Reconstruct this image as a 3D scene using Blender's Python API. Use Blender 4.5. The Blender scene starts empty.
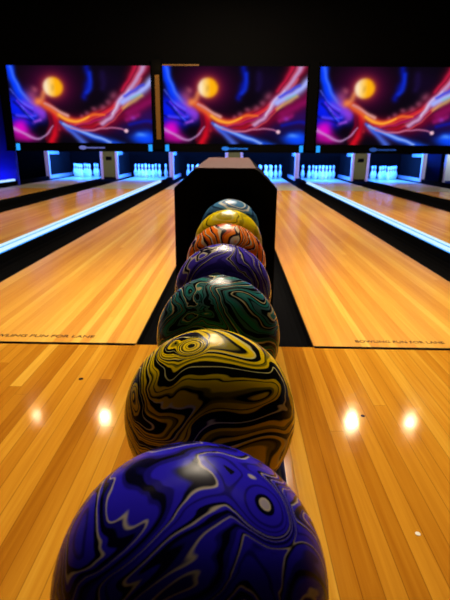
import bpy, bmesh, math, random
import numpy as np
from mathutils import Vector, Matrix

random.seed(7)
sc = bpy.context.scene
C = sc.collection
R = math.radians

# ------------------------------------------------------------------ helpers
def link(o, parent=None):
    C.objects.link(o)
    if parent: o.parent = parent
    return o

def tag(o, label=None, cat=None, group=None, kind=None):
    if label: o['label'] = label
    if cat: o['category'] = cat
    if group: o['group'] = group
    if kind: o['kind'] = kind
    return o

def empty(name, loc, label=None, cat=None, group=None):
    o = bpy.data.objects.new(name, None)
    o.location = loc; o.empty_display_size = .05
    link(o)
    return tag(o, label, cat, group)

def obj(name, bm, mats, parent=None, loc=(0, 0, 0), smooth=False, bevel=0.0):
    me = bpy.data.meshes.new(name)
    bmesh.ops.recalc_face_normals(bm, faces=bm.faces)
    bm.to_mesh(me); bm.free()
    if not isinstance(mats, (list, tuple)): mats = [mats]
    for m in mats: me.materials.append(m)
    for p in me.polygons: p.use_smooth = smooth
    o = bpy.data.objects.new(name, me)
    o.location = loc
    link(o, parent)
    if bevel:
        b = o.modifiers.new('bevel', 'BEVEL'); b.width = bevel; b.segments = 2; b.limit_method = 'ANGLE'
    return o

def box(bm, x0, x1, y0, y1, z0, z1, mi=0):
    vs = [bm.verts.new((x, y, z)) for x in (x0, x1) for y in (y0, y1) for z in (z0, z1)]
    for f in ((0, 1, 3, 2), (4, 6, 7, 5), (0, 4, 5, 1), (2, 3, 7, 6), (0, 2, 6, 4), (1, 5, 7, 3)):
        fc = bm.faces.new([vs[i] for i in f]); fc.material_index = mi
    return vs

def prism(bm, prof, y0, y1, dz=0.0, mi=0):
    """extrude an (x,z) outline from y0 to y1; dz raises the far end"""
    a = [bm.verts.new((x, y0, z)) for x, z in prof]
    b = [bm.verts.new((x, y1, z + (dz if z > .05 else 0))) for x, z in prof]
    n = len(prof)
    for i in range(n):
        f = bm.faces.new((a[i], a[(i + 1) % n], b[(i + 1) % n], b[i])); f.material_index = mi
    bm.faces.new(a[::-1]).material_index = mi
    bm.faces.new(b).material_index = mi

def lathe(bm, prof, seg=20, mi_of=None):
    rings = []
    for r, z in prof:
        if r < 1e-6: rings.append([bm.verts.new((0, 0, z))])
        else: rings.append([bm.verts.new((r * math.cos(2 * math.pi * k / seg), r * math.sin(2 * math.pi * k / seg), z)) for k in range(seg)])
    for i in range(len(rings) - 1):
        a, b = rings[i], rings[i + 1]
        for k in range(seg):
            k2 = (k + 1) % seg
            if len(a) == 1: f = bm.faces.new((a[0], b[k2], b[k]))
            elif len(b) == 1: f = bm.faces.new((a[k], a[k2], b[0]))
            else: f = bm.faces.new((a[k], a[k2], b[k2], b[k]))
            if mi_of: f.material_index = mi_of(.5 * (prof[i][1] + prof[i + 1][1]))

def tube(bm, pts, r, seg=12):
    pts = [Vector(p) for p in pts]
    prev = None
    for i, p in enumerate(pts):
        d = (pts[min(i + 1, len(pts) - 1)] - pts[max(i - 1, 0)]).normalized()
        side = d.cross(Vector((0, 0, 1)))
        if side.length < 1e-4: side = Vector((1, 0, 0))
        side.normalize(); up = side.cross(d)
        ring = [bm.verts.new(p + side * r * math.cos(2 * math.pi * k / seg) + up * r * math.sin(2 * math.pi * k / seg)) for k in range(seg)]
        if prev:
            for k in range(seg):
                bm.faces.new((prev[k], prev[(k + 1) % seg], ring[(k + 1) % seg], ring[k]))
        else: bm.faces.new(ring[::-1])
        prev = ring
    bm.faces.new(prev)

def copy_tree(o, parent=None):
    kids = [c for c in o.children]
    c = o.copy(); C.objects.link(c); c.parent = parent
    for k in kids: copy_tree(k, c)
    return c

# ------------------------------------------------------------------ materials
def srgb(r, g, b):
    f = lambda v: (v / 255 / 12.92) if v / 255 <= .04045 else ((v / 255 + .055) / 1.055) ** 2.4
    return (f(r), f(g), f(b), 1)

def mat(name, col, rough=.5, metal=0, spec=.5, coat=0):
    m = bpy.data.materials.new(name); m.use_nodes = True
    b = m.node_tree.nodes['Principled BSDF']
    b.inputs['Base Color'].default_value = col
    b.inputs['Roughness'].default_value = rough
    b.inputs['Metallic'].default_value = metal
    b.inputs['Specular IOR Level'].default_value = spec
    b.inputs['Coat Weight'].default_value = coat
    # a little procedural unevenness of the surface
    nt = m.node_tree
    n = nt.nodes.new('ShaderNodeTexNoise'); n.inputs['Scale'].default_value = 35
    g = nt.nodes.new('ShaderNodeNewGeometry'); nt.links.new(g.outputs['Position'], n.inputs['Vector'])
    r = nt.nodes.new('ShaderNodeMapRange'); r.inputs['To Min'].default_value = max(.02, rough - .05); r.inputs['To Max'].default_value = min(1, rough + .05)
    nt.links.new(n.outputs['Fac'], r.inputs['Value']); nt.links.new(r.outputs['Result'], b.inputs['Roughness'])
    return m

def emit(name, col, strength):
    m = bpy.data.materials.new(name); m.use_nodes = True
    nt = m.node_tree; nt.nodes.clear()
    e = nt.nodes.new('ShaderNodeEmission'); e.inputs['Color'].default_value = col; e.inputs['Strength'].default_value = strength
    o = nt.nodes.new('ShaderNodeOutputMaterial'); nt.links.new(e.outputs[0], o.inputs[0])
    return m

class NT:
    """tiny node-building helper"""
    def __init__(s, m): s.nt = m.node_tree
    def n(s, t, **kw):
        x = s.nt.nodes.new(t)
        for k, v in kw.items(): setattr(x, k, v)
        return x
    def set(s, sock, v):
        if hasattr(v, 'is_output') or isinstance(v, bpy.types.NodeSocket): s.nt.links.new(v, sock)
        else: sock.default_value = v
    def math(s, op, a, b=None, c=None):
        x = s.n('ShaderNodeMath', operation=op); s.set(x.inputs[0], a)
        if b is not None: s.set(x.inputs[1], b)
        if c is not None: s.set(x.inputs[2], c)
        return x.outputs[0]
    def vmath(s, op, a, b=None, scale=None):
        x = s.n('ShaderNodeVectorMath', operation=op); s.set(x.inputs[0], a)
        if b is not None: s.set(x.inputs[1], b)
        if scale is not None: s.set(x.inputs['Scale'], scale)
        return x.outputs['Value' if op in ('DISTANCE', 'LENGTH', 'DOT_PRODUCT') else 'Vector']
    def noise(s, vec, scale, detail=2, dist=0, rough=.5):
        x = s.n('ShaderNodeTexNoise'); s.set(x.inputs['Vector'], vec)
        x.inputs['Scale'].default_value = scale; x.inputs['Detail'].default_value = detail
        x.inputs['Distortion'].default_value = dist; x.inputs['Roughness'].default_value = rough
        return x
    def ramp(s, fac, stops, interp='LINEAR'):
        x = s.n('ShaderNodeValToRGB'); s.set(x.inputs[0], fac)
        cr = x.color_ramp; cr.interpolation = interp
        while len(cr.elements) < len(stops): cr.elements.new(.5)
        for e, (p, c) in zip(cr.elements, stops): e.position = p; e.color = c
        return x.outputs['Color']
    def mix(s, f, a, b, mode='MIX'):
        x = s.n('ShaderNodeMix', data_type='RGBA', blend_type=mode)
        s.set(x.inputs[0], f); s.set(x.inputs[6], a); s.set(x.inputs[7], b)
        return x.outputs[2]

def wood(name, w, length, stops, rough, spec, seam=.35):
    m = mat(name, (1, 1, 1, 1), rough, 0, spec)
    k = NT(m); b = m.node_tree.nodes['Principled BSDF']
    g = k.n('ShaderNodeNewGeometry')
    sp = k.n('ShaderNodeSeparateXYZ'); k.set(sp.inputs[0], g.outputs['Position'])
    xs = k.math('DIVIDE', k.math('ADD', sp.outputs[0], 50.0), w)
    xi = k.math('FLOOR', xs)
    wn = k.n('ShaderNodeTexWhiteNoise', noise_dimensions='1D'); k.set(wn.inputs['W'], xi)
    yo = k.math('ADD', k.math('DIVIDE', sp.outputs[1], length), k.math('MULTIPLY', wn.outputs['Value'], 9.7))
    yi = k.math('FLOOR', yo)
    cv = k.n('ShaderNodeCombineXYZ'); k.set(cv.inputs[0], xi); k.set(cv.inputs[1], yi)
    w2 = k.n('ShaderNodeTexWhiteNoise', noise_dimensions='3D'); k.set(w2.inputs['Vector'], cv.outputs[0])
    # broad stripes shared by neighbouring boards, and long grain
    st = k.n('ShaderNodeCombineXYZ'); k.set(st.inputs[0], k.math('MULTIPLY', sp.outputs[0], 4.0)); k.set(st.inputs[1], k.math('MULTIPLY', sp.outputs[1], .22))
    broad = k.noise(st.outputs[0], 1.6, 2).outputs['Fac']
    gv = k.n('ShaderNodeCombineXYZ'); k.set(gv.inputs[0], k.math('MULTIPLY', sp.outputs[0], 90.0))
    k.set(gv.inputs[1], k.math('MULTIPLY', sp.outputs[1], 3.0)); k.set(gv.inputs[2], k.math('MULTIPLY', w2.outputs['Value'], 40.0))
    grain = k.noise(gv.outputs[0], 1.0, 3, .6).outputs['Fac']
    fac = k.math('ADD', k.math('MULTIPLY', w2.outputs['Value'], .44), k.math('ADD', k.math('MULTIPLY', broad, .62), k.math('MULTIPLY', grain, .32)))
    fac = k.math('SUBTRACT', fac, .2)
    col = k.ramp(fac, stops)
    # seams
    fx = k.math('FRACT', xs)
    dx = k.math('MINIMUM', fx, k.math('SUBTRACT', 1.0, fx))
    fy = k.math('FRACT', yo)
    dy = k.math('MINIMUM', fy, k.math('SUBTRACT', 1.0, fy))
    sx = k.math('LESS_THAN', dx, .0012 / w); sy = k.math('LESS_THAN', dy, .0012 / length)
    sm = k.math('MULTIPLY', k.math('MAXIMUM', sx, sy), seam)
    col = k.mix(sm, col, (.03, .012, .004, 1))
    k.set(b.inputs['Base Color'], col)
    bp = k.n('ShaderNodeBump'); bp.inputs['Strength'].default_value = .04; bp.inputs['Distance'].default_value = .002
    k.set(bp.inputs['Height'], grain); k.set(b.inputs['Normal'], bp.outputs[0])
    return m

M = {}
M['approach'] = wood('approach_maple', .044, 2.8,
    [(.12, srgb(132, 76, 14)), (.36, srgb(178, 112, 24)), (.60, srgb(206, 142, 38)), (.9, srgb(234, 186, 70))], .09, .17)
M['lane'] = wood('lane_maple', .040, 9.0,
    [(.05, srgb(196, 122, 36)), (.35, srgb(222, 154, 54)), (.62, srgb(238, 178, 68)), (.95, srgb(252, 212, 100))], .24, .26, .12)
M['deck'] = mat('pin_deck_laminate', srgb(205, 196, 160), .35, 0, .3)
M['black'] = mat('matte_black_paint', (.0035, .0035, .0035, 1), .9, 0, .0)
M['gutter'] = mat('black_gutter_plastic', (.0035, .0035, .004, 1), .9, 0, .01)
M['hood'] = mat('black_hood_plastic', (.0035, .0035, .0035, 1), .9, 0, .01)
M['hoodtop'] = mat('brown_hood_cover', srgb(84, 52, 50), .7, 0, .03)
M['rail'] = mat('blue_rail_coating', srgb(24, 44, 120), .35, 0, .5)
M['white'] = mat('white_laminate', srgb(225, 220, 225), .4, 0, .4)
M['grey'] = mat('grey_laminate', srgb(150, 150, 150), .5, 0, .3)
M['pad'] = mat('black_kickback_pad', (.005, .005, .006, 1), .8, 0, .1)
M['olive'] = mat('olive_beige_panel', srgb(120, 128, 52), .6, 0, .2)
M['warmlight'] = mat('warm_light_golden_brown', srgb(130, 90, 34), .5, .2, .4)  # warm light on screen frame and column, put into the colour
M['ink'] = mat('dark_brown_ink', srgb(36, 16, 6), .8, 0, .1)
M['bluelitwall'] = mat('wall_blue_light_in_colour', srgb(40, 50, 190), .8, 0, .2)  # the blue light on this wall is put into its base colour
M['bluelitpanel'] = mat('panel_blue_light_in_colour', srgb(14, 34, 80), .8, 0, .1)  # blue light falling on the panel is painted into its dark colour
M['pin'] = mat('white_pin_coating', srgb(240, 240, 240), .25, 0, .5, .3)
M['pinred'] = mat('red_pin_band', srgb(232, 150, 150), .3)
M['led'] = emit('blue_led_diffuser', (.03, .30, .95, 1), 1.6)
M['ledcore'] = emit('pale_led_core', (.62, .87, 1.0, 1), 1.1)
M['corner'] = emit('cyan_corner_light', (.02, .33, 1, 1), 1.2)
M['logo'] = emit('lit_sign_lavender', (.16, .18, .55, 1), .9)
M['logoblue'] = emit('lit_sign_blue', (.03, .22, .8, 1), .9)
M['logodim'] = emit('lit_sign_dim_blue', (.04, .14, .6, 1), .5)
M['scrap'] = mat('white_paper', srgb(240, 230, 215), .8)

# ------------------------------------------------------------------ marbled balls
def ball_mat(name, seed, bands, freq=4., nscale=5., warp=.09, squash=(1, 1, 1.5), fine=.35, eyes=()):
    """poured-resin marbling: contour bands of a folded noise field, bands = [(width, colour), ...] repeated"""
    m = bpy.data.materials.new(name); m.use_nodes = True
    k = NT(m); b = m.node_tree.nodes['Principled BSDF']
    tc = k.n('ShaderNodeTexCoord')
    p0 = tc.outputs['Object']
    p = k.vmath('ADD', p0, (seed * 3.17, seed * 1.91, seed * 5.3))
    n1 = k.noise(p, nscale * 1.1, 1, 0).outputs['Color']
    pw = k.vmath('ADD', p, k.vmath('SCALE', k.vmath('SUBTRACT', n1, (.5, .5, .5)), scale=warp * 2.4))
    n2 = k.noise(pw, nscale * 2.6, 1, 0).outputs['Color']
    pw = k.vmath('ADD', pw, k.vmath('SCALE', k.vmath('SUBTRACT', n2, (.5, .5, .5)), scale=warp * fine * 2))
    n3 = k.noise(pw, nscale * 7, 1, 0).outputs['Color']
    pw = k.vmath('ADD', pw, k.vmath('SCALE', k.vmath('SUBTRACT', n3, (.5, .5, .5)), scale=warp * fine * .32))
    v = k.noise(k.vmath('MULTIPLY', pw, squash), nscale, 0, 0).outputs['Fac']
    for (pos, rad, rings, ph) in eyes:                      # bull's-eye swirls in the resin
        q = k.vmath('ADD', p0, k.vmath('SCALE', k.vmath('SUBTRACT', n2, (.5, .5, .5)), scale=rad * .3))
        d = k.math('MAXIMUM', k.math('SUBTRACT', k.vmath('DISTANCE', q, pos), rad * .2), 0.0)
        w = k.n('ShaderNodeMapRange', interpolation_type='SMOOTHSTEP')
        k.set(w.inputs['Value'], d); w.inputs['From Min'].default_value = rad * .7; w.inputs['From Max'].default_value = rad * 1.5
        w.inputs['To Min'].default_value = 1; w.inputs['To Max'].default_value = 0
        dv = k.math('MULTIPLY_ADD', d, rings / freq / rad, (2 + ph) / freq)
        v = k.math('ADD', k.math('MULTIPLY', v, k.math('SUBTRACT', 1.0, w.outputs[0])), k.math('MULTIPLY', dv, w.outputs[0]))
    t = k.math('FRACT', k.math('MULTIPLY', v, freq))
    tot = sum(x for x, _ in bands); pos = 0; stops = []
    for wd, c in bands:
        wd /= tot; e = min(.008, wd * .3)
        stops += [(pos + e, c), (pos + wd - e, c)]; pos += wd
    k.set(b.inputs['Base Color'], k.ramp(t, stops))
    b.inputs['Roughness'].default_value = .22
    b.inputs['Specular IOR Level'].default_value = .045
    return m

def ball_mesh():
    bm = bmesh.new()
    bmesh.ops.create_uvsphere(bm, u_segments=64, v_segments=40, radius=.108)
    return bm

K = (.004, .004, .006, 1)
cream = srgb(190, 175, 130)
S = lambda *a: srgb(*a)
def bands(d, m, s, v, spec):
    """spec: letters d/m/s/v with widths"""
    key = dict(d=d, m=m, s=s, v=v)
    return [(float(x[1:]), key[x[0]]) for x in spec.split()[:16]]
BALLS = [
 ('deep blue marbled bowling ball with cream bullseye swirl, nearest in the row', 'deep_blue',
  dict(seed=7.35, bands=bands(S(6, 6, 30), S(38, 28, 190), S(24, 18, 120), S(178, 168, 150), 'm14 s4 m8 v1.4 d4 m8 s7 d7 s3 m9 v1 s5 d9 m6 v3 d7'), freq=6.0, nscale=4.8, warp=.12, squash=(1.2, 1, 1.1),
       eyes=(((.0547, -.0163, .0917), .019, .42, .90),))),
 ('yellow and black marbled bowling ball, second in the row behind the nearest blue one', 'yellow',
  dict(seed=17.35, bands=bands(S(10, 11, 8), S(244, 208, 6), S(134, 120, 12), S(226, 214, 130), 'd12 m5 d2 m8 s3 d3 m4 v1.4 d7 m7 d2 s4 m5 d9 v1.6 d2 m9 s4 d3 m3'), freq=7.0, nscale=4.6, warp=.13, squash=(.8, 1, 1.4),
       eyes=(((-.021, -.0237, .1033), .014, .5, .10),))),
 ('dark teal marbled bowling ball with cream loops, third in the row', 'teal',
  dict(seed=25.98, bands=bands(S(9, 16, 17), S(36, 120, 114), S(56, 100, 102), S(188, 176, 130), 'd12 s5 d2 m8 s4 d5 v1.5 d3 m6 d2 s6 d8 v3.5 m5 d2 s6 m3 d2'), freq=5.4, nscale=4.8, warp=.14)),
 ('violet marbled bowling ball with cream loops, between the teal and orange balls', 'violet',
  dict(seed=38.72, bands=bands(S(14, 10, 40), S(72, 54, 184), S(46, 34, 130), S(196, 184, 160), 'm10 s6 m8 v2.5 d4 v1.5 m7 s6 d5 m8 s4 v3.5 d5 s5 m6'), freq=6.5, nscale=5, warp=.13)),
 ('orange and dark marbled bowling ball with cream streaks, fifth in the row', 'orange',
  dict(seed=5.2, bands=bands(S(34, 14, 16), S(246, 122, 4), S(204, 76, 6), S(228, 200, 156), 'm12 v4 d4 m8 s5 d6 v5 m9 s3 d5 v2 m6'), freq=6.5, nscale=5.0, warp=.10, squash=(2.2, .8, .6))),
 ('olive yellow bowling ball, sixth in the row behind the orange one', 'olive_yellow',
  dict(seed=6, bands=bands(S(80, 74, 14), S(232, 208, 16), S(190, 170, 18), S(220, 206, 90), 'm14 s6 m8 d3 m9 v3 s7'), freq=2.4, nscale=5, warp=.09)),
 ('slate blue and grey marbled bowling ball at the far end, against the hood', 'slate_blue',
  dict(seed=7, bands=bands(S(30, 58, 92), S(74, 130, 176), S(58, 100, 142), S(210, 212, 206), 'm10 s8 d5 m7 v5 s6 v2 m8 d4'), freq=2.6, nscale=5, warp=.10)),
]
SLOPE = .036
def rackz(y): return .484 + SLOPE * (y - .291)     # height of ball centres along the sloping rails
bmsrc = None
for i, (lab, nm, kw) in enumerate(BALLS):
    m = ball_mat('marbled_resin_' + nm, **kw)
    y = .291 + .24 * i
    o = obj('bowling_ball', ball_mesh(), m, None, (.004 + .009 * y, y, rackz(y)), smooth=True)
    tag(o, lab, 'bowling ball', 'bowling balls on the return rack')

# ------------------------------------------------------------------ ball return
FOUL = 1.886
br = empty('ball_return', (0, 1.0, 0), 'black ball return with octagonal hood and brown top holding the row of balls', 'ball return')
def lz(y): return y - 1.0
# octagonal hood
prof = [(-.2, .0), (.2, .0), (.2, .672), (.121, .742), (-.121, .742), (-.2, .672)]
bm = bmesh.new(); prism(bm, prof, 1.86 - 1, 2.9 - 1, .022)
hood = obj('hood', bm, M['hood'], br, bevel=.006)
bm = bmesh.new()
vs = box(bm, -.117, .117, .866, 1.894, .7425, .747)
for v in vs:
    if v.co.y > 1.5: v.co.z += .022
obj('top_cover', bm, M['hoodtop'], hood)['label'] = 'brown cover plate'
# opening the balls come out of: a raised arch lip and dark mouth
bm = bmesh.new()
n = 18
def arch(r, zc, z0): return [(r, z0)] + [(r * math.cos(math.pi * k / n), zc + r * math.sin(math.pi * k / n)) for k in range(n + 1)] + [(-r, z0)]
ao, ai = arch(.165, .5, .38), arch(.145, .5, .38)
f0 = [bm.verts.new((x, .848, z)) for x, z in ao]; f1 = [bm.verts.new((x, .848, z)) for x, z in ai]
g0 = [bm.verts.new((x, .861, z)) for x, z in ao]; g1 = [bm.verts.new((x, .861, z)) for x, z in ai]
for i in range(len(ao) - 1):
    bm.faces.new((f0[i], f0[i + 1], f1[i + 1], f1[i])); bm.faces.new((f0[i], f0[i + 1], g0[i + 1], g0[i])); bm.faces.new((f1[i], f1[i + 1], g1[i + 1], g1[i]))
obj('mouth_lip', bm, M['hood'], hood)
# rails (sloping with the balls), end stop, pedestals
def rz(y): return rackz(y) - .0816
for s in (-1, 1):
    bm = bmesh.new()
    tube(bm, [(s * .088 + .004 + .009 * y, lz(y), rz(y)) for y in (.14, .6, 1.2, 1.858)], .0118)
    obj('rail', bm, M['rail'], br, smooth=True)['label'] = 'blue coated rail'
bm = bmesh.new()
tube(bm, [(-.088 + .005, lz(.15), rz(.15)), (-.06, lz(.118), rz(.15)), (.06, lz(.118), rz(.15)), (.088 + .005, lz(.15), rz(.15))], .0118)
obj('end_stop', bm, M['rail'], br, smooth=True)
for y in (.45, 1.2):
    bm = bmesh.new(); box(bm, -.055, .055, lz(y - .06), lz(y + .06), 0, rz(y) - .05)
    box(bm, -.09, .1, lz(y - .03), lz(y + .03), rz(y) - .062, rz(y) - .05)
    for sx in (-.085, .095): box(bm, sx - .008, sx + .008, lz(y - .03), lz(y + .03), rz(y) - .05, rz(y) - .011)
    obj('pedestal', bm, M['hood'], br, bevel=.004)

# ------------------------------------------------------------------ floor and shell
XL, XR = -7.2, 7.2
bm = bmesh.new()
box(bm, XL, XR, -2.5, FOUL, -.2, 0, 0)
box(bm, XL, XR, FOUL, 15.6, -.25, -.2, 1)
tag(obj('floor', bm, [M['approach'], M['black']]), 'golden maple approach floor in front of the foul line', 'floor', kind='structure')
bm = bmesh.new(); box(bm, XL, XR, -2.5, 15.6, 4.1, 4.2); tag(obj('ceiling', bm, M['black']), kind='structure')
bm = bmesh.new(); box(bm, XL, XR, 15.5, 15.6, -.2, 4.1); tag(obj('wall_back', bm, M['black']), kind='structure')
bm = bmesh.new(); box(bm, XL - .1, XL, -2.5, 15.6, -.25, 4.2); tag(obj('wall_left', bm, M['black']), kind='structure')
bm = bmesh.new(); box(bm, XR, XR + .1, -2.5, 15.6, -.25, 4.2); tag(obj('wall_right', bm, M['black']), kind='structure')
# the black masking wall the screens hang on, open below where the lanes run through
bm = bmesh.new(); box(bm, -5.14, 5.14, 11.06, 11.16, .745, 4.1); tag(obj('wall_front', bm, M['black']), kind='structure')
bm = bmesh.new(); box(bm, -5.14, 5.14, 10.985, 11.06, .745, .76); tag(obj('trim_3', bm, M['black']), kind='structure')
bm = bmesh.new(); box(bm, XL, -5.08, 11.3, 11.4, -.2, 4.1); tag(obj('wall_corner', bm, M['bluelitwall']), 'blue lit wall left of the screens', 'wall', kind='structure')

# ------------------------------------------------------------------ lanes
LW = 1.054; PITCH = 3.418; INN = .39; DECK = 10.12; END = 15.0
LANES = [(-4.335, 'leftmost bowling lane in view, beyond the two lanes left of the ball return'),
         (-2.501, 'second bowling lane left of the ball return, beyond the glowing blue strip'),
         (-.917, 'bowling lane directly left of the ball return'),
         (.917, 'bowling lane directly right of the ball return'),
         (2.501, 'second bowling lane right of the ball return, beyond the glowing blue strip'),
         (4.335, 'rightmost bowling lane in view, beyond the two lanes right of the ball return')]
def gutter_bm(x0, x1):
    bm = bmesh.new(); n = 10; a = []; b = []
    xm, r = (x0 + x1) / 2, (x1 - x0) / 2
    for k in range(n + 1):
        t = math.pi * k / n
        x = xm - (r - .004) * math.cos(t); z = -.012 - .075 * math.sin(t)
        a.append((x, z)); b.append((x, z - .008))
    pr = [(x0, -.006)] + a + [(x1, -.006), (x1, -.02)] + [(x, z) for x, z in reversed(b)] + [(x0, -.02)]
    prism(bm, pr, FOUL, END)
    return bm
lanes = []
for i, (xc, lab) in enumerate(LANES):
    if i == 0:
        ln = empty('bowling_lane', (xc, FOUL, 0), lab, 'bowling lane', 'bowling lanes')
        h = LW / 2
        bm = bmesh.new(); box(bm, -h, h, .012, DECK - FOUL, -.2, 0)
        obj('lane_bed', bm, M['lane'], ln)
        bm = bmesh.new(); box(bm, -h, h, DECK - FOUL + .03, END - FOUL, -.2, 0)
        obj('pin_deck', bm, M['deck'], ln)['label'] = 'pale pin deck at the end of the lane'
        bm = bmesh.new(); box(bm, -h, h, DECK - FOUL, DECK - FOUL + .03, -.2, -.004)
        obj('deck_joint', bm, M['black'], ln)
        for s in (-1, 1):
            bm = gutter_bm(*(sorted((s * (h + .001), s * (h + .234)))))
            for v in bm.verts: v.co.y -= FOUL
            obj('gutter', bm, M['gutter'], ln)['label'] = 'black gutter'
    else:
        ln = copy_tree(lanes[0]); ln.location = (xc, FOUL, 0); ln['label'] = lab
    lanes.append(ln)

def lettering(body, xl, xr, y, h, parent, label):
    cu = bpy.data.curves.new('lettering', 'FONT'); cu.body = body; cu.size = 1; cu.extrude = .004; cu.offset = .008
    t = bpy.data.objects.new('tmp', cu); C.objects.link(t)
    dg = bpy.context.evaluated_depsgraph_get(); dg.update()
    me = bpy.data.meshes.new_from_object(t.evaluated_get(dg))
    bpy.data.objects.remove(t)
    xs = [v.co.x for v in me.vertices]; ys = [v.co.y for v in me.vertices]
    x0, x1, y0, y1 = min(xs), max(xs), min(ys), max(ys)
    px, py = parent.location.x, parent.location.y
    for v in me.vertices:
        v.co = ((xl - px) + (v.co.x - x0) / (x1 - x0) * (xr - xl), (y - py) + (v.co.y - y0) / (y1 - y0) * h, .0004 + v.co.z * .08)
    me.materials.append(M['ink'])
    o = bpy.data.objects.new('lettering', me); link(o, parent); o['label'] = label
    return o
lettering('BOWLING FUN FOR LANE', -1.10, -.592, 1.955, .029, lanes[2], 'dark lettering across the lane just past the foul line')
lettering('BOWLING FUN FOR LANE', .585, .98, 1.948, .026, lanes[3], 'faint dark lettering across the lane just past the foul line')

# foul lines: a dark strip along the front edge of each near lane
for xa, xb, lab in ((-1.444, -.39, 'thin dark foul line across the front edge of the lane left of the ball return'),
                    (.39, 1.444, 'thin dark foul line across the front edge of the lane right of the ball return')):
    bm = bmesh.new(); box(bm, xa, xb, FOUL - .010, FOUL + .012, -.002, .0012)
    tag(obj('foul_line', bm, M['black']), lab, 'foul line')
# black capping between the two lanes of a pair
for xc, lab in ((-PITCH, 'flat black capping strip between the two far left lanes'), (0, 'flat black capping strip running down between the two near lanes under the hood'), (PITCH, 'flat black capping strip between the two far right lanes')):
    w = INN - .235
    bm = bmesh.new(); box(bm, xc - w, xc + w, (FOUL + .001) if xc else 2.902, 13.28, -.2, -.004)
    if not xc: box(bm, xc - w, xc + w, FOUL + .001, 2.902, -.2, -.004)
    tag(obj('capping_strip', bm, M['black']), lab, 'capping')
# dividers with LED strips between the pairs
for xc, lab in ((-1.709, 'glowing blue light strip divider beside the near left lane'), (1.709, 'glowing blue light strip divider beside the near right lane'),
                (-5.127, 'glowing blue light strip divider at the far left edge'), (5.127, 'glowing blue light strip divider at the far right edge')):
    e = empty('lane_divider', (xc, FOUL, 0), lab, 'light strip', 'lit lane dividers')
    bm = bmesh.new(); box(bm, -.031, .031, .0, 13.28 - FOUL, -.2, .072); obj('curb', bm, M['gutter'], e)
    bm = bmesh.new(); prism(bm, [(-.028, .072), (.028, .072), (.028, .112), (.024, .117), (-.024, .117), (-.028, .112)], .05, 11.2 - FOUL)
    ls = obj('light_strip', bm, M['led'], e); ls['label'] = 'blue glowing diffuser'
    bm = bmesh.new()
    box(bm, -.0292, -.0278, .06, 11.19 - FOUL, .080, .1115); box(bm, .0278, .0292, .06, 11.19 - FOUL, .080, .1115)
    box(bm, -.0225, .0225, .06, 11.19 - FOUL, .116, .1185)
    obj('light_core', bm, M['ledcore'], ls)['label'] = 'pale glowing core'

# small marks on the approach
for (x, y, r, m, nm, lab, cat) in ((-.525, 1.559, .009, 'ink', 'approach_dot', 'small dark dot on the approach floor left of the teal ball', 'floor dot'),
                              (.459, 1.338, .007, 'ink', 'approach_dot', 'small dark dot on the approach floor right of the yellow ball', 'floor dot'),
                              (.456, .85, .006, 'scrap', 'paper_scrap', 'tiny white scrap on the approach floor at the right', 'scrap')):
    bm = bmesh.new(); lathe(bm, [(0, 0), (r, 0), (r, .0008), (0, .0008)], 12)
    tag(obj(nm, bm, M[m], None, (x, y, 0)), lab, cat)

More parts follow.
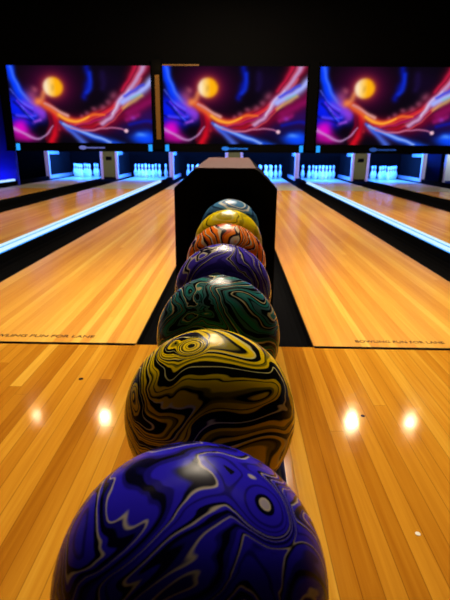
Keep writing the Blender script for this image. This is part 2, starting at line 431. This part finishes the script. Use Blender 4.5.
# ------------------------------------------------------------------ the picture on the screens
def picture(nx=208, ny=116):
    u, t = np.meshgrid(np.linspace(0, 1, nx), np.linspace(0, 1, ny))   # t: 0 at the top
    A = 1.8
    rng = np.random.RandomState(3)
    def field(f, seed):
        r = np.random.RandomState(seed); s = np.zeros_like(u)
        for _ in range(6):
            a = r.uniform(0, 6.28); fr = f * r.uniform(.6, 1.5)
            s += np.sin(fr * (math.cos(a) * u * A + math.sin(a) * t) + r.uniform(0, 6.28))
        return s / 6
    wu = u + .010 * field(14, 1) + .006 * field(34, 2)
    wt = t + .016 * field(14, 3) + .010 * field(34, 4)
    rgb = np.zeros(u.shape + (3,))
    def seg_d(pts, warp=True):
        x = (wu if warp else u) * A; y = wt if warp else t
        best = np.full(u.shape, 9.); par = np.zeros_like(u)
        # smooth the polyline
        P = np.array([(p[0] * A, p[1]) for p in pts]);
        for _ in range(2):
            Q = [P[0]]
            for a, b in zip(P[:-1], P[1:]): Q += [a * .75 + b * .25, a * .25 + b * .75]
            P = np.array(Q + [P[-1]])
        n = len(P) - 1
        for i in range(n):
            a, b = P[i], P[i + 1]; d = b - a; L = d @ d + 1e-9
            k = np.clip(((x - a[0]) * d[0] + (y - a[1]) * d[1]) / L, 0, 1)
            dd = np.hypot(x - a[0] - k * d[0], y - a[1] - k * d[1])
            m = dd < best; best = np.where(m, dd, best); par = np.where(m, (i + k) / n, par)
        return best, par
    def over(c, a):
        nonlocal rgb
        a = np.clip(a, 0, 1)[..., None]; rgb = rgb * (1 - a) + np.array(c) / 255. * a
    def stroke(c, pts, w, a=1, w2=None, warp=True, p=2):
        d, k = seg_d(pts, warp); ww = w + ((w2 if w2 is not None else w) - w) * k
        over(c, a * np.exp(-(d / ww) ** p))
    def blob(c, cu, ct, ru, rt, a=1, p=2):
        over(c, a * np.exp(-(((wu - cu) / ru) ** 2 + ((wt - ct) / rt) ** 2) ** (p / 2)))
    over((9, 6, 14), np.ones_like(u))
    blob((50, 14, 92), .95, .64, .16, .2, .9); blob((60, 6, 50), .3, .27, .2, .28, .85); blob((24, 10, 56), .66, .88, .25, .12, .5)
    blob((22, 14, 74), .82, .78, .14, .12, .8); blob((24, 8, 40), .72, .2, .1, .2, .6)
    # blue at the left
    blob((8, 30, 250), .06, .54, .11, .22, 1, 3); blob((4, 20, 215), .10, .68, .12, .12, .9)
    stroke((8, 60, 255), [(.02, -.02), (.035, .2), (.09, .40), (.2, .56)], .06, 1, .06, p=3); stroke((60, 110, 255), [(.03, .02), (.055, .22), (.11, .40), (.18, .52)], .022, .8, .02)
    stroke((120, 60, 240), [(.10, .50), (.16, .56), (.22, .6)], .06, .8); stroke((12, 10, 90), [(.03, .46), (.08, .58), (.12, .64)], .02, .7)
    stroke((150, 60, 220), [(.16, .46), (.2, .56), (.22, .66)], .05, .7); stroke((14, 12, 110), [(.0, .62), (.08, .68), (.16, .74)], .018, .8)
    stroke((70, 70, 255), [(.04, .63), (.1, .66), (.17, .64)], .022, .8); stroke((170, 80, 240), [(.15, .73), (.2, .70)], .022, .8)
    blob((200, 90, 130), .16, .38, .05, .08, .6); blob((215, 120, 130), .185, .3, .025, .04, .55)
    # blue plumes in the dark
    stroke((10, 20, 150), [(.56, .02), (.575, .16), (.55, .28), (.53, .40)], .05, .85, .04); stroke((16, 50, 225), [(.58, .10), (.575, .26), (.55, .34)], .03, .7)
    stroke((36, 20, 90), [(.67, .10), (.66, .28)], .04, .4)
    # magenta lower left
    blob((220, 8, 200), .05, .82, .06, .13, 1, 3); blob((190, 10, 150), .09, .93, .08, .06, .9)
    blob((14, 4, 14), .2, .82, .06, .07, .85)
    # red plume
    stroke((205, 14, 34), [(.23, .48), (.31, .62), (.315, .80), (.27, 1.02)], .055, 1, .055); stroke((120, 6, 40), [(.26, .6), (.275, .76), (.24, .95)], .025, .8)
    stroke((240, 60, 50), [(.27, .52), (.33, .66), (.335, .82)], .02, .7)
    stroke((205, 160, 215), [(.0, .80), (.06, .88), (.16, .95), (.25, .9), (.285, .78)], .026, .7, .010)
    # the big red stream
    stroke((90, 6, 40), [(.36, .76), (.5, .83), (.66, .78), (.8, .62), (.96, .42), (1.05, .3)], .09, .95, .12)
    stroke((165, 12, 48), [(.4, .72), (.55, .74), (.7, .64), (.8, .46), (.88, .22), (.96, -.05)], .085, 1, .11)
    stroke((210, 30, 40), [(.5, .70), (.6, .62), (.7, .56), (.78, .48)], .045, .85); stroke((140, 16, 90), [(.84, .6), (.93, .5), (1.02, .42)], .06, .8)
    stroke((70, 6, 44), [(.60, .77), (.73, .69), (.84, .52)], .02, .75); stroke((215, 30, 70), [(.8, .3), (.86, .14), (.9, 0)], .03, .7)
    stroke((230, 50, 40), [(.42, .76), (.56, .76), (.66, .7)], .022, .7)
    for cu, ct, r in ((.70, .46, .025), (.655, .53, .025), (.60, .55, .02), (.54, .60, .02), (.735, .37, .03), (.5, .64, .016)): blob((170, 80, 110), cu, ct, r, r * 1.7, .6)
    # streaks along the red stream
    for j in range(9):
        dy = -.10 + .027 * j + rng.uniform(-.008, .008); du = rng.uniform(-.02, .03)
        c = [(60, 4, 36), (225, 40, 60), (110, 8, 60), (235, 80, 70), (150, 20, 110)][j % 5]
        stroke(c, [(.46 + du, .76 + dy * .5), (.58 + du, .73 + dy), (.70 + du, .62 + dy), (.80, .46 + dy), (.87, .26 + dy), (.94, .04 + dy)], .012, .6, .014)
    for j in range(5):
        stroke([(90, 110, 255), (10, 12, 120), (130, 60, 235)][j % 3], [(.01 + .02 * j, .30 + .07 * j), (.07 + .015 * j, .46 + .06 * j), (.15, .54 + .05 * j)], .012, .6)
    # orange stream
    stroke((232, 100, 40), [(.2, .46), (.3, .58), (.4, .70), (.5, .70), (.58, .62), (.66, .63)], .055, 1, .016)
    stroke((255, 170, 50), [(.34, .63), (.40, .70), (.47, .72), (.55, .65)], .026, .95, .012); stroke((235, 170, 160), [(.24, .48), (.32, .56), (.4, .64)], .022, .85)
    stroke((150, 14, 30), [(.36, .78), (.45, .82), (.58, .77)], .03, .8)
    # pale strands
    stroke((195, 150, 195), [(.64, .74), (.735, .62), (.775, .44), (.86, .30), (.92, .12), (.96, -.03)], .032, .95, .04)
    stroke((225, 205, 235), [(.72, .62), (.775, .44), (.85, .31)], .012, .7)
    stroke((165, 175, 250), [(.80, .46), (.88, .37), (.96, .29), (1.02, .18)], .05, 1, .06); stroke((60, 70, 230), [(.82, .38), (.90, .29), (.95, .24)], .022, .8)
    stroke((225, 190, 90), [(.80, .54), (.86, .46), (.93, .38)], .025, .6); stroke((120, 200, 190), [(.86, .41), (.92, .36)], .018, .5)
    stroke((160, 24, 110), [(.82, .68), (.9, .62)], .035, .7)
    # blue rays
    stroke((70, 100, 215), [(.34, .72), (.43, .86), (.50, 1.0)], .02, .95, .05); stroke((24, 80, 235), [(.42, .8), (.58, .92), (.78, 1.04)], .035, 1, .05)
    stroke((150, 180, 245), [(.36, .74), (.5, .86), (.70, .99)], .018, .85); stroke((190, 110, 150), [(.42, .80), (.54, .85), (.64, .80), (.76, .80), (.81, .83)], .014, .85, .011)
    blob((10, 70, 255), .945, .93, .10, .10, 1, 3); blob((90, 160, 255), .92, .89, .04, .03, .7)
    stroke((16, 24, 165), [(.84, .74), (.95, .7), (1.02, .72)], .025, .7); blob((150, 60, 200), .87, .66, .02, .03, .6)
    over((240, 190, 205), np.exp(-((np.hypot((u - .813) * A, t - .835)) / .028) ** 4))
    # sun with a warm halo
    r = np.hypot((u - .313) * A, t - .27)
    over((120, 10, 60), .8 * np.exp(-(r / .2) ** 2)); over((215, 80, 40), .7 * np.exp(-(r / .15) ** 3))
    stroke((240, 140, 80), [(.19, .46), (.225, .42), (.25, .34)], .04, .7)
    disc = 1 / (1 + np.exp((r - .125) / .010))
    k = np.clip((u - .265) / .07, 0, 1)[..., None]; sun = np.array((255, 232, 190)) / 255 * (1 - k) + np.array((255, 178, 14)) / 255 * k
    sun = sun * (1 - .12 * np.clip(field(60, 9), 0, 1)[..., None])
    rgb = rgb * (1 - disc[..., None]) + sun * disc[..., None]
    lin = np.where(rgb <= .04045, rgb / 12.92, ((np.clip(rgb, 0, 1) + .055) / 1.055) ** 2.4)
    return lin, nx, ny

def picture_mesh(w, h):
    lin, nx, ny = picture()
    vs = [((i / (nx - 1) - .5) * w, 0, h - j / (ny - 1) * h) for j in range(ny) for i in range(nx)]
    fs = [(j * nx + i, j * nx + i + 1, (j + 1) * nx + i + 1, (j + 1) * nx + i) for j in range(ny - 1) for i in range(nx - 1)]
    me = bpy.data.meshes.new('picture'); me.from_pydata(vs, [], [f[::-1] for f in fs])
    at = me.color_attributes.new('picture', 'FLOAT_COLOR', 'POINT')
    buf = np.ones((nx * ny, 4), dtype=np.float32); buf[:, :3] = lin.reshape(-1, 3)
    at.data.foreach_set('color', buf.ravel())
    m = bpy.data.materials.new('screen_picture'); m.use_nodes = True
    nt = m.node_tree; nt.nodes.clear()
    a = nt.nodes.new('ShaderNodeAttribute'); a.attribute_name = 'picture'
    e = nt.nodes.new('ShaderNodeEmission'); e.inputs['Strength'].default_value = 1.0
    o = nt.nodes.new('ShaderNodeOutputMaterial')
    nt.links.new(a.outputs['Color'], e.inputs['Color']); nt.links.new(e.outputs[0], o.inputs[0])
    me.materials.append(m)
    return me

SW, SH, SZ, SY = 3.09, 1.565, .925, 11.0
SP = 3.355
scr = empty('video_screen', (-SP, SY, SZ), 'left of the three wide video screens showing a glowing sun and colour swirls', 'screen', 'video screens over the lanes')
o = bpy.data.objects.new('picture', picture_mesh(SW, SH)); link(o, scr)
bm = bmesh.new(); h = SW / 2
box(bm, -h - .02, h + .02, .002, .06, -.02, SH + .02)
obj('housing', bm, M['black'], scr)
bm = bmesh.new(); box(bm, -h - .02, h + .02, -.02, .002, SH, SH + .03)
obj('top_trim', bm, M['black'], scr)
for x, lab in ((0, 'middle of the three wide video screens, straight above the ball return hood'), (SP, 'right of the three wide video screens, cut off by the picture edge')):
    c = copy_tree(scr); c.location.x = x; c['label'] = lab
    if x == 0:
        bm = bmesh.new(); box(bm, -h, -h + .78, -.024, -.020, SH + .002, SH + .028)
        obj('warm_light_strip', bm, M['warmlight'], c)['label'] = 'warm light painted as a short golden strip at the top left'  # stands in for warm light on part of the black frame

# black boards below the screens with a small lit emblem, word mark and corner lights
def board(x, dx, lab, lm):
    e = empty('masking_board', (x, 10.99, .76), lab, 'masking board', 'masking boards below the screens')
    bm = bmesh.new(); box(bm, -1.56, 1.56, .012, .07, .0, .14)
    obj('panel', bm, M['black'], e)
    bm = bmesh.new()
    lathe(bm, [(0, 0), (.085, 0), (.085, .012), (0, .012)], 20)
    bmesh.ops.transform(bm, matrix=Matrix.Translation((dx - .19, .012, .066)) @ Matrix.Rotation(R(90), 4, 'X') @ Matrix.Diagonal((1, .5, 1, 1)), verts=bm.verts)
    obj('emblem', bm, lm, e)['label'] = 'round lit emblem'
    bm = bmesh.new(); x0 = dx - .095
    for wd in (.046, .04, .044, .044, .036, .054, .02, .04, .042):
        # small upright letter strokes, too small to read
        box(bm, x0, x0 + .012, .0, .012, .046, .082)
        if wd > .025:
            box(bm, x0 + wd - .014, x0 + wd - .003, .0, .012, .046, .078); box(bm, x0, x0 + wd - .003, .0, .012, .066, .078)
        x0 += wd + .005
    obj('word_mark', bm, lm, e)['label'] = 'lit word mark too small to read'
    for s in (-1, 1):
        bm = bmesh.new(); box(bm, s * 1.49 - .04, s * 1.49 + .04, -.004, .012, .0, .14)
        obj('corner_light', bm, M['corner'], e)['label'] = 'small glowing cyan corner light'
board(-SP, .16, 'black board with lavender lit emblem below the left screen', M['logo'])
board(0, 0, 'black board with blue lit emblem below the middle screen', M['logoblue'])
board(SP, -.08, 'black board with dim blue lit emblem below the right screen', M['logodim'])

# columns between and beside the screens
for x, w, lab in ((-1.6775, .10, 'black column with golden lit brown strip between left and middle screens'), (1.6775, .10, 'black column between the middle and right screens'), (-4.99, .08, 'black column at the outer edge of the left screen')):
    e = empty('screen_column', (x, 11.0, .76), lab, 'column')
    bm = bmesh.new(); box(bm, -w, w, -.03, .058, .04, 1.85); obj('casing', bm, M['black'], e)
    if x == -1.6775:
        bm = bmesh.new(); box(bm, -.035, .06, -.034, -.028, .25, 1.55); obj('warm_light_strip', bm, M['warmlight'], e)['label'] = 'brown strip on the front with golden light painted in'  # the strip's golden tone is painted warm light

# ------------------------------------------------------------------ kickbacks and pins
KY = 13.3
def kick(x, wide, lab):
    e = empty('kickback_wall', (x, KY, 0), lab, 'kickback wall', 'kickback walls between the pin decks')
    hw = .165 if wide else .02
    bm = bmesh.new(); box(bm, -hw, hw, .02, 1.85, 0, .70); obj('core_panel', bm, M['pad'], e)
    if wide:
        bm = bmesh.new(); box(bm, -hw + .005, hw - .005, .0, .02, .06, .73); fp = obj('front_panel', bm, M['olive'], e); fp['label'] = 'olive beige front panel'
        bm = bmesh.new(); box(bm, -.08, .08, -.004, .0, .50, .60); obj('grille', bm, M['black'], fp)
    for s in (-1, 1):
        xa, xb = (s * hw, s * (hw + .075)) if wide else (s * .0005, s * .06)
        xa, xb = min(xa, xb), max(xa, xb)
        bm = bmesh.new(); box(bm, xa, xb, 0, .07, .0, .73); obj('front_post', bm, M['white'], e, bevel=.01)
        xo = s * hw; xp = s * (hw + .03); xo, xp = min(xo, xp), max(xo, xp)
        bm = bmesh.new(); box(bm, xo, xp, .07, .85, .64, .73); obj('top_rail', bm, M['grey'], e)
        bm = bmesh.new(); box(bm, xo, xp, .07, 1.85, .0, .09); obj('bottom_rail', bm, M['white'], e)
    return e
kick(-5.127, False, 'leftmost white framed kickback wall, beside the leftmost rack of pins')
kick(-PITCH, True, 'wide kickback with olive front panel between the two left racks of pins')
kick(-1.709, False, 'narrow white kickback wall behind the left glowing strip, left of the hood')
kick(0, True, 'wide kickback with olive front panel seen just above the hood')
kick(1.709, False, 'narrow white kickback wall behind the right glowing strip, right of the hood')
kick(PITCH, True, 'wide kickback with olive front panel between the two right racks of pins')
kick(5.127, False, 'rightmost white framed kickback wall, right of the rightmost rack of pins')

# white cabinet and blue lit panel at the far right edge
e = empty('machine_cabinet', (5.98, 13.3, -.2), 'white machine cabinet at the right edge beyond the last rack of pins', 'cabinet')
bm = bmesh.new(); box(bm, -.27, .27, 0, .12, 0, .92); obj('cabinet_body', bm, M['white'], e, bevel=.01)
bm = bmesh.new(); box(bm, -.24, .24, -.012, 0, .04, .24); obj('plinth_panel', bm, M['rail'], e)
bm = bmesh.new(); box(bm, -.02, .26, -.004, .002, -.0, .02); bm.free()
bm = bmesh.new(); box(bm, 5.60, 5.98, 14.3, 14.36, -.2, .72)
tag(obj('side_panel', bm, M['bluelitpanel']), 'dim blue lit panel between the rightmost kickback and the white cabinet', 'panel')
bm = bmesh.new(); box(bm, 5.17, XR, FOUL, 14.3, -.2, -.05); tag(obj('trim_1', bm, M['black']), kind='structure')
bm = bmesh.new(); box(bm, XL, -5.17, FOUL, 11.3, -.2, -.05); tag(obj('trim_2', bm, M['black']), kind='structure')

# pins
pinprof = [(0, 0), (.024, 0), (.0286, .006), (.036, .03), (.0505, .07), (.0605, .114), (.0575, .15), (.047, .185), (.0365, .212), (.0275, .235), (.0232, .254), (.0236, .272),
           (.0275, .298), (.0315, .325), (.0323, .343), (.0295, .362), (.021, .375), (.010, .3805), (0, .381)]
bm = bmesh.new()
lathe(bm, pinprof, 18, lambda z: 1 if .235 < z < .25 or .272 < z < .29 else 0)
pin0 = obj('bowling_pin', bm, [M['pin'], M['pinred']], None, (0, 0, 0), smooth=True)
rack = []
names = [['head pin'], ['left pin of second row', 'right pin of second row'], ['left pin of third row', 'middle pin of third row', 'right pin of third row'],
         ['left corner pin of back row', 'inner left pin of back row', 'inner right pin of back row', 'right corner pin of back row']]
lane_nm = ['leftmost lane in view', 'second lane left of hood', 'lane just left of hood', 'lane just right of hood', 'second lane right of hood', 'rightmost lane in view']
first = True
for (xc, _), ln in zip(LANES, lane_nm):
    for r in range(4):
        for q in range(r + 1):
            p = pin0 if first else pin0.copy()
            if not first: C.objects.link(p)
            first = False
            p.location = (xc + (q - r / 2) * .3048, 13.78 + r * .264, 0)
            tag(p, 'white ' + names[r][q] + ' on the ' + ln, 'bowling pin', 'racked pins on the ' + ln)

# ------------------------------------------------------------------ lights
def light(name, kind, loc, col, power, rot=(0, 0, 0), **kw):
    l = bpy.data.lights.new(name, kind); l.color = col; l.energy = power
    for k, v in kw.items(): setattr(l, k, v)
    o = bpy.data.objects.new(name, l); o.location = loc; o.rotation_euler = rot; C.objects.link(o)
    return o
WARM = (1, .74, .42)
for x, pw in ((-2.88, 45), (-1.86, 55), (1.80, 90), (2.66, 80)):
    light('ceiling_spotlight', 'SPOT', (x, 6.1, 3.0), WARM, pw, (R(-24), 0, 0), shadow_soft_size=.05, spot_size=R(84), spot_blend=.35)
light('row_lamp', 'AREA', (0, 4.3, 3.7), (1, .85, .66), 62, (R(-40), 0, 0), shape='RECTANGLE', size=1.5, size_y=2.2, spread=R(70))
light('approach_fill', 'AREA', (0, 3.0, 4.0), (1, .70, .36), 30, (R(-4), 0, 0), shape='RECTANGLE', size=6, size_y=.4)  # unseen overhead fill added to brighten the approach
for y, p in ((4.8, 70), (8.6, 230)):
    light('lane_fill', 'AREA', (0, y, 4.0), (1, .82, .60), p, (0, 0, 0), shape='RECTANGLE', size=.5, size_y=.4)  # fill added over the lanes, centred to keep its reflections hidden
# pin deck lamps behind the masking wall
for xc, _ in LANES:
    light('pin_lamp', 'AREA', (xc, 13.40, 1.05), (.02, .17, 1), 170, (R(40), 0, 0), shape='RECTANGLE', size=.95, size_y=.06)
for x in (-PITCH, 0, PITCH):
    light('post_fill', 'AREA', (x, 11.4, .86), (.62, .45, 1), 26, (R(72), 0, 0), shape='RECTANGLE', size=3.0, size_y=.06)  # violet fill added to turn the kickback posts lavender
light('column_lamp', 'POINT', (-1.62, 10.86, 2.45), (1, .62, .2), .6, shadow_soft_size=.02)
light('wall_wash', 'AREA', (-5.7, 11.0, .0), (.02, .04, 1), 7, (R(155), 0, 0), shape='RECTANGLE', size=1.0, size_y=.08)
light('side_wash', 'AREA', (5.8, 14.0, .0), (.03, .14, 1), .16, (R(150), 0, 0), shape='RECTANGLE', size=.3, size_y=.08)
light('cabinet_wash', 'AREA', (5.9, 12.7, 1.0), (.7, .95, .85), 6, (R(60), 0, 0), shape='RECTANGLE', size=.5, size_y=.08)

w = bpy.data.worlds.new('dim_hall'); sc.world = w; w.use_nodes = True
bg = w.node_tree.nodes['Background']; bg.inputs[0].default_value = (.5, .55, .8, 1); bg.inputs[1].default_value = .008

# ------------------------------------------------------------------ camera
cd = bpy.data.cameras.new('camera'); cam = bpy.data.objects.new('camera', cd); C.objects.link(cam)
f_px = 470; cd.sensor_fit = 'VERTICAL'; cd.sensor_height = 36; cd.lens = 36 * f_px / 600
cd.clip_start = .02; cd.clip_end = 100
p, y, r = R(17.8), R(1.1), R(.45)
fw = Vector((-math.sin(y) * math.cos(p), math.cos(y) * math.cos(p), -math.sin(p))); rt = Vector((math.cos(y), math.sin(y), 0)); up = rt.cross(fw)
rt2 = rt * math.cos(r) + up * math.sin(r); up2 = up * math.cos(r) - rt * math.sin(r)
cam.matrix_world = Matrix(((rt2.x, up2.x, -fw.x, .037), (rt2.y, up2.y, -fw.y, 0), (rt2.z, up2.z, -fw.z, .816), (0, 0, 0, 1)))
cd.dof.use_dof = True; cd.dof.focus_distance = .72; cd.dof.aperture_fstop = 28.2 / 2.6
sc.camera = cam

sc.view_settings.view_transform = 'Standard'; sc.view_settings.look = 'None'
sc.view_settings.exposure = 0; sc.view_settings.gamma = 1; sc.view_settings.use_curve_mapping = False
sc.cycles.use_denoising = True
